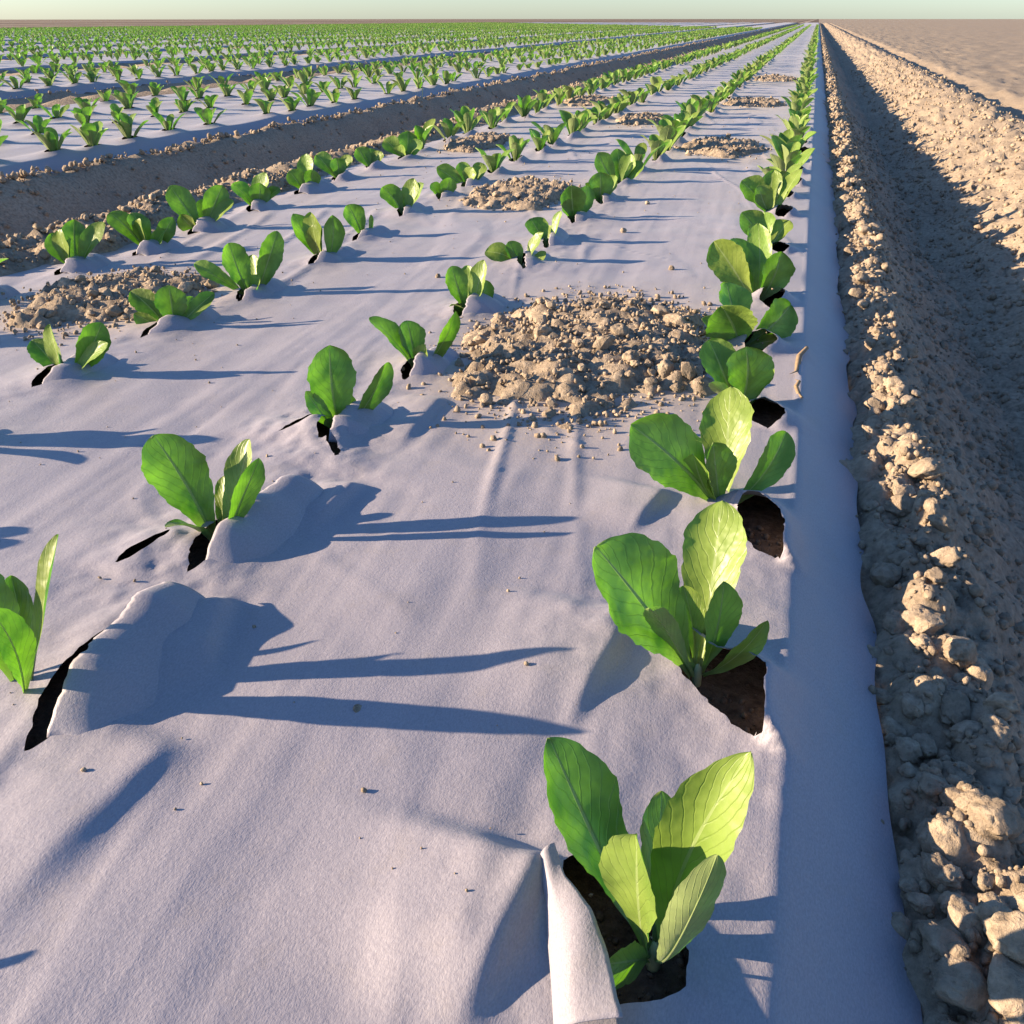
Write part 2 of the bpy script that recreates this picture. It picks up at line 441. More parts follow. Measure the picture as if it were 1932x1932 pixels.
# ------------------------------------------------------------------ plants: positions
# hand-read plants: base pixel, then leaves (tip x, tip y, apparent width px, facing deg, depth offset m, bow)
# facing: the way the upper face of the leaf looks; 0 = to the camera, 90 = to the right, -90 = to the left
HAND = [
 (1, (1238, 1772), [(1040, 1392, 140, 38, 0.055, -0.04), (1412, 1422, 118, -36, 0.0, 0.10), (1195, 1578, 95, -60, -0.005, 0.05),
                    (1250, 1492, 95, 20, 0.055, 0.05), (1352, 1602, 78, 180, -0.055, -0.18), (1140, 1822, 85, 30, -0.02, 0.10)]),
 (1, (1318, 1248), [(1128, 1030, 165, 36, 0.0, 0.06), (1362, 943, 122, -30, 0.085, 0.02), (1368, 1098, 75, 25, 0.01, 0.08),
                    (1224, 1142, 55, 170, -0.035, 0.12), (1450, 1172, 50, 25, -0.01, 0.22), (1290, 1105, 60, 10, 0.03, 0.05)]),
 (1, (1368, 942), [(1192, 800, 115, 36, 0.0, 0.10), (1378, 728, 100, -28, 0.085, 0.0), (1486, 815, 75, 12, 0.02, 0.16),
                   (1348, 835, 80, 24, 0.0, 0.05), (1305, 858, 50, -50, -0.01, 0.05)]),
 (1, (1405, 765), [(1408, 655, 105, 18, 0.0, 0.02), (1338, 640, 80, 30, 0.05, 0.06), (1456, 690, 40, -70, 0.02, 0.1), (1340, 720, 30, 160, -0.02, 0.15)]),
 (1, (1402, 640), [(1362, 578, 95, -25, -0.03, 0.04), (1494, 575, 80, 20, 0.03, 0.10), (1372, 532, 85, 25, 0.06, 0.02), (1478, 642, 30, 30, 0.0, 0.2), (1325, 600, 35, 40, 0.0, 0.1)]),
 (1, (1428, 558), [(1347, 455, 65, -30, 0.02, 0.06), (1476, 475, 70, 15, 0.0, 0.06), (1385, 448, 60, 25, 0.06, 0.05), (1430, 420, 50, -20, 0.08, 0.02)]),
 (1, (1448, 465), [(1400, 400, 55, 30, 0.02, 0.06), (1490, 415, 32, -50, 0.02, 0.10), (1440, 400, 50, -15, 0.05, 0.03), (1415, 425, 45, 10, -0.01, 0.05)]),
 (1, (1458, 400), [(1400, 340, 55, 30, 0.02, 0.06), (1460, 320, 42, -25, 0.05, 0.03), (1512, 318, 26, -60, 0.02, 0.10), (1430, 350, 48, 10, 0.0, 0.05)]),
 (2, (36, 1292), [(102, 1008, 48, -48, 0.03, 0.02), (-60, 1060, 90, 35, 0.03, 0.05), (20, 1085, 70, 10, 0.05, 0.05), (-15, 1150, 46, 60, -0.05, 0.05)]),
 (2, (412, 1008), [(290, 822, 100, 34, 0.02, -0.08), (468, 828, 55, -42, 0.03, 0.04), (312, 992, 45, 150, -0.03, 0.28), (490, 866, 45, 35, 0.0, 0.10), (425, 895, 40, -30, 0.04, 0.05)]),
 (2, (645, 800), [(622, 652, 92, 22, 0.01, 0.02), (736, 684, 36, 50, 0.02, 0.14), (577, 738, 32, 30, -0.01, 0.15), (655, 740, 40, 20, 0.02, 0.03)]),
 (2, (790, 690), [(698, 597, 36, 60, 0.01, 0.16), (768, 604, 55, 30, 0.03, 0.03), (862, 588, 30, 55, 0.0, 0.10), (802, 650, 36, -30, -0.015, 0.05)]),
 (2, (884, 582), [(852, 502, 42, 32, 0.01, 0.05), (912, 490, 32, -45, 0.01, 0.05), (922, 530, 42, 15, 0.03, 0.05), (852, 574, 34, -40, -0.02, 0.12), (880, 500, 36, -25, 0.05, 0.03)]),
 (2, (988, 494), [(915, 474, 34, 40, 0.0, 0.30), (960, 455, 36, 30, 0.01, 0.08), (1024, 438, 22, -55, 0.0, 0.05), (1030, 475, 20, -20, -0.01, 0.1)]),
 (2, (1035, 458), [(1000, 412, 50, 25, 0.02, 0.05), (1058, 398, 18, -60, 0.01, 0.03), (1030, 425, 34, -25, 0.04, 0.03)]),
 (2, (1086, 412), [(1078, 350, 55, 12, -0.02, 0.02), (1110, 350, 36, 30, 0.02, 0.05), (1060, 375, 24, 40, -0.02, 0.1)]),
 (2, (1134, 378), [(1132, 325, 52, 20, 0.0, 0.02), (1160, 330, 30, -40, 0.02, 0.05), (1105, 345, 26, 40, 0.0, 0.1)]),
 (2, (1168, 345), [(1128, 288, 40, 25, 0.0, 0.02), (1190, 290, 30, -40, 0.02, 0.05), (1212, 305, 30, -20, 0.0, 0.1), (1165, 280, 40, 10, 0.05, 0.04)]),
 (3, (126, 702), [(92, 612, 38, -45, 0.0, 0.05), (192, 610, 52, 32, 0.0, 0.06), (202, 648, 26, -50, -0.02, 0.1), (60, 640, 50, 30, 0.03, 0.05)]),
 (3, (322, 612), [(246, 548, 42, 35, 0.02, 0.12), (318, 538, 62, 18, 0.0, 0.04), (404, 552, 34, -15, 0.02, 0.22), (252, 592, 28, -40, -0.01, 0.12), (366, 560, 36, 10, 0.04, 0.05)]),
 (3, (476, 552), [(432, 458, 48, 34, 0.01, 0.03), (524, 436, 40, 35, 0.02, 0.06), (366, 495, 24, 60, 0.01, 0.14), (490, 520, 30, -50, -0.01, 0.1), (475, 480, 34, -30, 0.04, 0.04)]),
 (3, (612, 488), [(554, 402, 40, 35, 0.02, 0.06), (584, 400, 42, -35, 0.0, 0.04), (628, 406, 36, 40, 0.0, 0.05), (590, 425, 34, -30, -0.02, 0.05)]),
 (3, (688, 444), [(656, 386, 44, 25, 0.0, 0.02), (700, 405, 10, 60, 0.0, 0.05)]),
 (3, (765, 400), [(722, 352, 40, 35, 0.01, 0.08), (780, 336, 34, -35, 0.02, 0.03), (798, 345, 22, -55, 0.0, 0.08), (750, 358, 34, 25, 0.03, 0.04)]),
 (3, (836, 372), [(815, 345, 24, 40, 0.0, 0.08), (850, 335, 34, 20, 0.0, 0.04), (828, 345, 26, -30, 0.02, 0.04)]),
 (3, (884, 348), [(824, 315, 34, 25, 0.0, 0.12), (870, 305, 30, 20, 0.02, 0.04), (912, 308, 30, -30, 0.02, 0.06), (890, 315, 26, -45, -0.01, 0.04)]),
 (4, (140, 500), [(112, 432, 48, -35, 0.0, 0.05), (140, 414, 46, 30, 0.04, 0.03), (196, 418, 44, -25, 0.02, 0.16), (95, 440, 40, 30, 0.02, 0.08)]),
 (4, (282, 470), [(206, 400, 42, 32, 0.02, 0.10), (250, 400, 40, 25, 0.03, 0.20), (262, 412, 32, -45, 0.0, 0.05), (326, 410, 34, 25, 0.02, 0.08), (310, 435, 30, -30, -0.01, 0.05)]),
 (4, (382, 428), [(320, 350, 46, 30, 0.02, 0.04), (420, 350, 46, 25, 0.02, 0.05), (340, 405, 34, -40, -0.02, 0.14), (440, 378, 24, -45, 0.0, 0.1), (385, 375, 36, 10, 0.04, 0.03)]),
 (4, (482, 388), [(440, 345, 30, 50, 0.01, 0.10), (500, 325, 40, -25, 0.02, 0.03), (490, 345, 44, 15, -0.01, 0.03), (528, 355, 24, -35, 0.0, 0.10)]),
 (4, (580, 356), [(578, 290, 34, -30, 0.01, 0.02), (545, 322, 30, 40, 0.0, 0.10), (590, 320, 34, 20, -0.01, 0.04)]),
 (4, (640, 332), [(598, 290, 34, 30, 0.02, 0.06), (660, 292, 30, -30, 0.02, 0.06), (635, 298, 34, 20, 0.0, 0.04)]),
 (4, (702, 314), [(675, 278, 32, 30, 0.01, 0.05), (718, 285, 28, -35, 0.01, 0.06), (700, 280, 30, 15, 0.03, 0.03)]),
 (4, (765, 296), [(725, 262, 34, 30, 0.02, 0.08), (770, 248, 40, 20, 0.02, 0.03), (795, 265, 26, -40, 0.0, 0.06), (755, 272, 30, -30, -0.01, 0.05)]),
]
OFFFRAME = [(2, -0.465, 0.15), (3, -0.905, 0.45), (3, -0.905, 0.70), (4, -1.325, 0.95), (4, -1.325, 1.20)]

plants = []      # dicts: row, bed, pos, leaves/None
for row, b, leaves in HAND:
    p = G(*b)
    plants.append(dict(row=row, bed=0, pos=p, leaves=leaves))
for row, x, y in OFFFRAME:
    plants.append(dict(row=row, bed=0, pos=Vector((x, y, 0)), leaves=None, off=(x, y)))
for row in (1, 2, 3, 4):
    last = max(p['pos'].y for p in plants if p['row'] == row and p['bed'] == 0)
    y = last + 0.25
    while y < 70:
        if random.random() > 0.03:
            plants.append(dict(row=row, bed=0, leaves=None,
                               pos=Vector((ROWS[row - 1] + random.uniform(-.02, .02), y + random.uniform(-.03, .03), 0))))
        y += 0.25
for bed in range(1, NBEDS):
    for row in (1, 2, 3, 4):
        x0 = ROWS[row - 1] - PERIOD * bed
        y = max(0.6, -x0 * 0.85 - 0.4) + random.uniform(0, .25)
        while y < -x0 * 1.0 + 45 + 2 * bed:
            p = Vector((x0 + random.uniform(-.025, .025), y + random.uniform(-.04, .04), 0))
            px, py, zc = project(p)
            if -60 < px < IMG + 60 and random.random() > 0.12:
                plants.append(dict(row=row, bed=bed, leaves=None, pos=p))
            y += 0.25

# ------------------------------------------------------------------ mulch film: holes, lips, folds, wrinkles
def poly_sdf(P, x, y):
    d2 = np.full(x.shape, 1e9)
    inside = np.zeros(x.shape, bool)
    n = len(P)
    for i in range(n):
        ax, ay = P[i]; bx, by = P[(i + 1) % n]
        ex, ey = bx - ax, by - ay
        t = np.clip(((x - ax) * ex + (y - ay) * ey) / (ex * ex + ey * ey + 1e-12), 0, 1)
        d2 = np.minimum(d2, (x - ax - ex * t) ** 2 + (y - ay - ey * t) ** 2)
        c = ((ay > y) != (by > y)) & (x < (bx - ax) * (y - ay) / (by - ay + 1e-12) + ax)
        inside ^= c
    return np.where(inside, -1, 1) * np.sqrt(d2)

def px_poly(pts):
    return [(G(*p).x, G(*p).y) for p in pts]

holes = []      # dict(kind, ...)
special = {
  0: dict(poly=px_poly([(1040, 1700), (1062, 1640), (1080, 1622), (1150, 1632), (1215, 1680), (1265, 1740), (1300, 1800), (1300, 1880), (1180, 1900), (1055, 1900), (1042, 1800)]),
          HL=0.004, wl=0.022, HR=0.004, wr=0.03, tilt=0),
  1: dict(poly=px_poly([(1255, 1195), (1300, 1222), (1345, 1262), (1402, 1268), (1440, 1292), (1432, 1340), (1440, 1405), (1385, 1375), (1330, 1318), (1280, 1272)]),
          HL=0.002, wl=0.04, HR=0.020, wr=0.016, back=1),
  2: dict(poly=px_poly([(1385, 960), (1430, 962), (1462, 985), (1475, 1015), (1474, 1062), (1430, 1045), (1395, 1005)]),
          HL=0.002, wl=0.03, HR=0.018, wr=0.016, back=1),
}
for k, s in special.items():
    P = s['poly']
    s['c'] = (sum(p[0] for p in P) / len(P), sum(p[1] for p in P) / len(P))
    s['b'] = max(abs(p[1] - s['c'][1]) for p in P) * 1.4
    holes.append(s)
rh = random.Random(3)
for i, p in enumerate(plants):
    if p['bed'] != 0 or i in special or p['pos'].y > 12:
        continue
    x, y = p['pos'].x, p['pos'].y
    h = dict(c=(x + 0.006, y - 0.012), a=rh.uniform(0.016, 0.024), b=rh.uniform(0.05, 0.075), skew=rh.uniform(-0.25, 0.1),
             HR=rh.uniform(0.010, 0.024), wr=rh.uniform(0.016, 0.028), HL=rh.uniform(0.002, 0.006), wl=rh.uniform(0.02, 0.04))
    if p['row'] == 1:
        h.update(back=1, c=(x + 0.026, y - 0.03), a=rh.uniform(0.016, 0.024), b=rh.uniform(0.035, 0.05), HR=rh.uniform(0.008, 0.018), wr=0.016, HL=0.002, wl=0.03)
    holes.append(h)
FLAPS = []
# the long slits and high lips beside the two near plants of the second row
for h in holes:
    if 'poly' in h: continue
    if abs(h['c'][0] + 0.46) < 0.06 and 0.3 < h['c'][1] < 0.5:
        h.update(c=(-0.440, 0.420), HR=0.032, wr=0.030, b=0.085, a=0.026, skew=-0.1)
    if abs(h['c'][0] + 0.46) < 0.06 and 0.55 < h['c'][1] < 0.75:
        h.update(c=(-0.452, 0.630), HR=0.028, wr=0.020, b=0.08, a=0.024, skew=0.05)
for h in holes:
    if 'poly' in h: continue
    if h['c'][0] < -0.1 and h['c'][1] < 2.6:
        FLAPS.append(dict(c=h['c'], a=h['a'], b=h['b'], skew=h['skew'], H=max(h['HR'], 0.018)))
        h['HR'] = 0.004
# narrow extra tears
SLITS = [((210, 1075), (330, 1012), 0.006), ((520, 828), (600, 805), 0.005), ((612, 815), (645, 880), 0.003), ((1180, 1165), (1240, 1170), 0.003)]
for a, b, w in SLITS:
    A, B = G(*a), G(*b)
    mx, my = (A.x + B.x) / 2, (A.y + B.y) / 2
    L = math.hypot(B.x - A.x, B.y - A.y) / 2
    holes.append(dict(seg=(A.x, A.y, B.x, B.y), c=(mx, my), b=L * 1.2, a=w, HR=0.006, wr=0.03, HL=0.006, wl=0.04))
# folds: ridge line with a steep far side that falls into shade
FOLDS = [((880, 1890), (1016, 1628), 0.016, 0.075, 0.012), ((1085, 1335), (1182, 1172), 0.010, 0.07, 0.008), ((1195, 990), (1252, 928), 0.008, 0.06, 0.007),
         ((370, 1275), (415, 1135), 0.012, 0.05, 0.012), ((60, 1640), (320, 1400), 0.007, 0.04, 0.016),
         ((590, 990), (670, 915), 0.010, 0.03, 0.010), ((760, 830), (830, 755), 0.007, 0.05, 0.010)]

def film_fields(x, y, near=True):
    """film height, hole distance and dust for bed-0 coordinates"""
    z = np.zeros_like(x)
    s = np.full_like(x, 1.0)
    # wrinkles that run along the bed, pulled by the film-laying machine
    calm = sstep(0.05, -0.02, x)
    wn_ = vnoise(x * 0.6 + 7.7, y * 0.8, 70) + 0.5
    z += calm * (0.0016 * fbm(x * 26 + y * 1.5, y * 2.2, 3, 50) + 0.005 * fbm(x * 6 + y * 0.8, y * 1.6, 2, 60) * (0.4 + wn_))
    z += calm * 0.0014 * fbm(x * 14, y * 14, 3, 80)
    cr = 1 - np.abs(vnoise(x * 9 + y * 2.2 + 0.5 * vnoise(x * 5, y * 3, 171), y * 1.1, 170)) * 2
    z += calm * 0.0040 * np.maximum(cr - 0.80, 0) * 5 * (0.25 + np.maximum(0, vnoise(x * 2.3, y * 2.1, 172) * 2))
    cr = 1 - np.abs(vnoise(x * 4 + 9, y * 7 + x * 5 + 0.6 * vnoise(x * 6, y * 6, 174), 173)) * 2
    z += calm * 0.0020 * np.maximum(cr - 0.86, 0) * 7 * np.maximum(0, vnoise(x * 3.3, y * 2.7, 175) * 2)
    # cross ripples between fixings further out
    z += calm * 0.0035 * vnoise(x * 3 + 11, y * 16 + 3 * vnoise(x * 4, y * 1.0, 90), 91) * sstep(0.9, 2.2, y)
    # crown and shoulders
    z += -0.012 * ((x + 0.65) / 0.75) ** 4 * (x < -0.65)
    t = np.maximum(x - CREASE, 0)
    z += -np.where(t < 0.012, t * t / 0.024 * 0.62, 0.62 * (t - 0.006)) + 0.003 * fbm(x * 12, y * 5, 2, 15) * (t > 0)
    tl = np.maximum(-1.42 - x, 0)
    z -= 0.5 * tl
    jag = 0.0035 * vnoise(x * 130, y * 130, 33) + 0.004 * vnoise(x * 45, y * 45, 34)
    for h in holes:
        cx, cy = h['c']
        R = 0.30
        jy0, jy1 = np.searchsorted(y[:, 0], [cy - R, cy + R])
        ix0, ix1 = np.searchsorted(x[0], [cx - R, cx + R])
        if jy1 <= jy0 or ix1 <= ix0:
            continue
        sl = (slice(jy0, jy1), slice(ix0, ix1))
        X, Y = x[sl], y[sl]
        dx, dy = X - cx, Y - cy
        if 'poly' in h:
            sd = poly_sdf(h['poly'], X, Y)
        elif 'seg' in h:
            ax, ay, bx, by = h['seg']
            ex, ey = bx - ax, by - ay
            t = ((X - ax) * ex + (Y - ay) * ey) / (ex * ex + ey * ey)
            tt = np.clip(t, 0, 1)
            dd_ = np.hypot(X - ax - ex * tt, Y - ay - ey * tt)
            sd = dd_ - h['a'] * np.sin(np.pi * tt) ** 0.7
            dx = ((X - ax) * -ey + (Y - ay) * ex) / math.hypot(ex, ey) * (-1)
        else:
            dxs = dx - h['skew'] * dy
            sd = np.abs(dxs) - h['a'] * (1 - (dy / h['b']) ** 2)
            dx = dxs
        cap = np.maximum(0, 1 - (dy / (h['b'] * 1.08)) ** 2)
        cap = np.sqrt(cap) * sstep(0, 0.6, cap)
        wside = sstep(-0.012, 0.012, dx)
        if 'poly' in h:
            gy_, gx_ = np.gradient(sd, Y[:, 0], X[0])
            wside = sstep(0.0, 0.7, gx_) * sstep(-0.7, -0.1, gy_)
            if 'back' in h:
                wside = np.maximum(wside, sstep(0.2, 0.8, gy_)); cap = np.maximum(cap, sstep(0, 0.02, dy))
        elif 'back' in h:
            wside = np.maximum(wside, sstep(-0.01, 0.02, dy)); cap = np.maximum(cap, sstep(0, 0.02, dy))
        so = np.maximum(sd, 0)
        lip = wside * h['HR'] * np.exp(-(so / h['wr']) ** 1.8) + (1 - wside) * h['HL'] * np.exp(-(so / h['wl']) ** 1.2)
        z[sl] += cap * lip
        # soft swell the young plant lifts
        if 'poly' not in h and 'seg' not in h and cx < -0.1:
            z[sl] += 0.004 * np.exp(-(dx / 0.06) ** 2 - (dy / 0.09) ** 2)
        near_ = np.exp(-(np.maximum(sd, 0) / 0.07) ** 2)
        z[sl] += near_ * (0.0015 * np.abs(fbm(X * 34 + Y * 9, Y * 24, 2, 140)) + 0.0012 * fbm(X * 70, Y * 60, 2, 150))
        s[sl] = np.minimum(s[sl], sd + jag[sl])
    for a, b, H, wl, wr in FOLDS:
        A, B = G(*a), G(*b)
        ex, ey = B.x - A.x, B.y - A.y
        L = math.hypot(ex, ey)
        t = ((x - A.x) * ex + (y - A.y) * ey) / L ** 2
        d = ((x - A.x) * ey - (y - A.y) * ex) / L        # + to the right
        env = sstep(-0.35, 0.35, t) * sstep(1.12, 0.85, t)
        z += env * H * np.where(d < 0, np.exp(-(d / wl) ** 2), np.exp(-(d / wr) ** 2))
    return z, s

def clip_mesh(V, Q, S, extra):
    """remove the part of the triangle sheet where S < 0, cutting triangles on the zero line"""
    T = np.concatenate([Q[:, [0, 1, 2]], Q[:, [0, 2, 3]]])
    k = (S[T] > 0).sum(1)
    keep = T[k == 3]
    V = list(map(tuple, V)); E = list(extra)
    new, cache = [], {}
    def cut(i, j):
        key = (min(i, j), max(i, j))
        if key not in cache:
            t = S[i] / (S[i] - S[j])
            t = min(max(t, 0.02), 0.98)
            a, b = V[i], V[j]
            V.append(tuple(a[q] + (b[q] - a[q]) * t for q in range(3)))
            E.append(E[i])
            cache[key] = len(V) - 1
        return cache[key]
    for tri, kk in zip(T[(k == 1) | (k == 2)], k[(k == 1) | (k == 2)]):
        a, b, c = map(int, tri)
        for _ in range(3):
            if (kk == 1 and S[a] > 0) or (kk == 2 and S[a] <= 0): break
            a, b, c = b, c, a
        if kk == 1:
            new.append((a, cut(a, b), cut(a, c)))
        else:
            p, q = cut(a, b), cut(a, c)
            new.append((p, b, c)); new.append((p, c, q))
    F = np.concatenate([keep, np.array(new, dtype=np.int64).reshape(-1, 3)])
    V = np.array(V); E = np.array(E)
    used = np.zeros(len(V), bool); used[F.ravel()] = True
    idx = np.cumsum(used) - 1
    return V[used], idx[F], E[used]

# heaps of soil thrown on the film to hold it: pixel centre, pixel extents
HEAPS = [(1110, 662, 225, 108, 'broad heap of tan clods on the film between the first two rows'),
         (225, 566, 165, 50, 'crumbly soil heap at the left edge behind the third row plant'),
         (985, 368, 92, 28, 'soil heap of clods on the film beside the second row, middle distance'),
         (1364, 281, 76, 21, 'soil heap touching the right-hand row, second one along it'),
         (1420, 196, 52, 13, 'low soil heap beside the right-hand row, third one along it'),
         (1210, 227, 45, 17, 'small soil heap left of the second row in the distance'),
         (1462, 150, 42, 9, 'far thin soil heap beside the right-hand row'),
         (905, 270, 48, 14, 'small soil heap behind the third row in the distance'),
         (1115, 192, 50, 10, 'far low soil heap between the third and fourth rows'),
         (318, 392, 62, 26, 'lit soil heap on the film edge behind the fourth row plants'),
         (520, 345, 40, 17, 'small lit soil heap on the film edge past the fourth plant of the left row'),
         (170, 455, 62, 26, 'soil heap between the two leftmost plants of the left row')]

def make_film(bed, xs, ys, near):
    X, Y = np.meshgrid(np.array(xs), np.array(ys))
    if near:
        z, s = film_fields(X, Y)
        # buried, wandering right edge
        edge = 0.118 + 0.018 * vnoise(Y * 3.1, Y * 0 + 0.2, 21) + 0.014 * vnoise(Y * 13, Y * 0 + 0.9, 22) + 0.016 * sstep(0.50, 0.34, Y)
        s = np.minimum(s, edge - X)
        dust = np.zeros_like(X)
        for hx, hy, rx, ry, _ in HEAPS:
            c = G(hx, hy)
            w = abs((G(hx + rx, hy) - G(hx - rx, hy)).length) / 2
            l = abs((G(hx, hy - ry) - G(hx, hy + ry)).length) / 2
            dust = np.maximum(dust, np.exp(-(((X - c.x) / (w * 1.25)) ** 2 + ((Y - c.y) / (l * 1.3)) ** 2) ** 2))
    else:
        z = 0.006 * fbm(X * 7, Y * 3, 3, 50 + bed) + 0.008 * vnoise(X * 5, Y * 4, 90 + bed)
        t = np.maximum(X - CREASE, 0)
        z = z - 0.62 * t - 0.5 * np.maximum(-1.42 - X, 0)
        for p in plants:
            if p['bed'] == bed and p['pos'].y < (14 if bed < 3 else 0):
                cx, cy = p['pos'].x + PERIOD * bed + 0.015, p['pos'].y
                j0, j1 = np.searchsorted(Y[:, 0], [cy - .2, cy + .2])
                i0, i1 = np.searchsorted(X[0], [cx - .2, cx + .2])
                a = X[j0:j1, i0:i1] - cx; b = Y[j0:j1, i0:i1] - cy
                z[j0:j1, i0:i1] += 0.018 * np.exp(-(b / 0.06) ** 2) * np.where(a > 0, np.exp(-(a / 0.035) ** 2), np.exp(-(a / 0.07) ** 2))
        s = np.full_like(X, 1.0)
        edge = 0.112 + 0.02 * vnoise(Y * 3.1, Y * 0 + bed, 21)
        s = np.minimum(s, edge - X)
        if bed < 3:
            for p in plants:
                if p['bed'] == bed and p['pos'].y < 9:
                    cx, cy = p['pos'].x + PERIOD * bed + 0.012, p['pos'].y - 0.01
                    j0, j1 = np.searchsorted(Y[:, 0], [cy - .2, cy + .2])
                    i0, i1 = np.searchsorted(X[0], [cx - .2, cx + .2])
                    a = X[j0:j1, i0:i1] - cx; b = Y[j0:j1, i0:i1] - cy
                    s[j0:j1, i0:i1] = np.minimum(s[j0:j1, i0:i1], (np.hypot(a / 0.022, b / 0.045) - 1) * 0.03)
        dust = np.zeros_like(X)
    V = np.stack([X - PERIOD * bed, Y, z], -1).reshape(-1, 3)
    V, F, E = clip_mesh(V, grid_faces(*X.shape), s.ravel(), dust.ravel())
    me = new_mesh('mulch_film', V, F, M_FILM)
    attr(me, 'dust', E)
    return link('mulch_film', me)

xs = list(np.arange(-1.52, -0.70, 0.0075)) + list(np.arange(-0.70, 0.15, 0.0040))
ys = steps(0.05, 1.5, 0.0042, 1.001)
ys = ys + steps(ys[-1] + 0.008, 125, 0.008, 1.011)
film = make_film(0, xs, ys, True)
tag(film, 'pale grey mulch film stretched over the nearest bed, torn around plants', 'mulch film', 'mulch films on the beds')
# standing torn flap of film beside the nearest plant
FZ = 0.013
fold = [G(1012, 1624, FZ), G(1030, 1690, FZ), G(1034, 1760, FZ), G(1040, 1835, FZ), G(1046, 1940, FZ)]
tear = [G(1046, 1588, 0.016), G(1066, 1652, 0.017), G(1116, 1716, 0.019), G(1148, 1800, 0.021), G(1175, 1920, 0.021)]
def along(P, t):
    k = min(int(t * (len(P) - 1)), len(P) - 2)
    return P[k].lerp(P[k + 1], t * (len(P) - 1) - k)
V = []
for j in range(40):
    t = j / 39
    A, B = along(fold, t), along(tear, t)
    jit = 0.0016 * float(vnoise(np.array([t * 37.0]), np.array([0.5]), 3)[0]) + 0.003 * float(vnoise(np.array([t * 9.0]), np.array([0.5]), 4)[0])
    for i in range(12):
        u = i / 11
        p = A.lerp(B, u + jit * u * 12)
        p = p + Vector((0, 0, 0.0025 * math.sin(math.pi * u) - 0.012 * max(0, 0.3 - u) + 0.001 * math.sin(9 * t + 4 * u)))
        V.append(tuple(p))
me = new_mesh('torn_flap', V, grid_faces(40, 12), M_FILM)
fl = link('torn_flap', me, parent=film)
fl['label'] = 'upright torn flap of film beside the nearest plant'
sm = fl.modifiers.new('thickness', 'SOLIDIFY'); sm.thickness = 0.0006; sm.offset = 0

# curled lips of film standing along the right of the planting slits
for fi, h in enumerate(FLAPS):
    cx, cy = h['c']
    r_ = random.Random(900 + fi)
    W, far = r_.uniform(0.026, 0.036) + 0.25 * h['H'], r_.uniform(1.0, 1.25)
    nt_, nu_ = 44, 14
    ph = r_.uniform(0, 50)
    V = []
    tt = np.linspace(0, 1, nt_)
    n1_ = vnoise(tt * 5 + ph, tt * 0 + .3, 7); n2_ = vnoise(tt * 19 + ph, tt * 0 + .7, 8); n3_ = vnoise(tt * 46 + ph, tt * 0 + .2, 9)
    for j, t in enumerate(tt):
        y = cy - h['b'] * 0.85 + t * h['b'] * (0.85 + far)
        x0 = cx + h['skew'] * (y - cy)
        env = min(1.0, (t / 0.30)) ** 0.8 * (1 - 0.35 * max(0.0, (t - 0.8) / 0.2))
        Hh = h['H'] * env * (0.85 + 0.5 * n1_[j])
        ue = 1 + 0.10 * n2_[j] + 0.07 * n3_[j]
        for i in range(nu_):
            u = i / (nu_ - 1) * ue
            dx = (h['a'] + W) * (1 - u) ** 1.15 if u < 1 else -0.03 * (u - 1)
            dx = dx * (0.55 + 0.45 * env) + (1 - env) * h['a'] * 0.3
            zz = Hh * math.sin(min(u, 1.15) * math.pi * 0.54) ** 1.25 - 0.009 * max(0.0, 1 - u) ** 3
            V.append((x0 + dx, y + 0.004 * math.sin(3 * u), zz + 0.0015))
    o = link('torn_flap', new_mesh('torn_flap', V, grid_faces(nt_, nu_), M_FILM), parent=film)
    sm = o.modifiers.new('thickness', 'SOLIDIFY'); sm.thickness = 0.0007; sm.offset = 0

ordinal = ['zeroth', 'first', 'second', 'third', 'fourth', 'fifth', 'sixth', 'seventh', 'eighth', 'ninth', 'tenth', 'eleventh', 'twelfth', 'thirteenth',
           'fourteenth', 'fifteenth', 'sixteenth', 'seventeenth', 'eighteenth', 'nineteenth', 'twentieth']
for bed in range(1, NBEDS):
    y0 = max(0.3, 2.5 * bed * 0.6 - 1)
    if bed < 3:
        bx = list(np.arange(-1.52, 0.15, 0.02)); by = steps(y0, 125, 0.022, 1.008)
    else:
        bx = list(np.arange(-1.52, 0.15, 0.06)); by = steps(y0, 125, 0.10, 1.02)
    f = make_film(bed, bx, by, False)
    tag(f, 'pale mulch film on the %s bed to the left of the nearest one' % ordinal[bed], 'mulch film', 'mulch films on the beds')

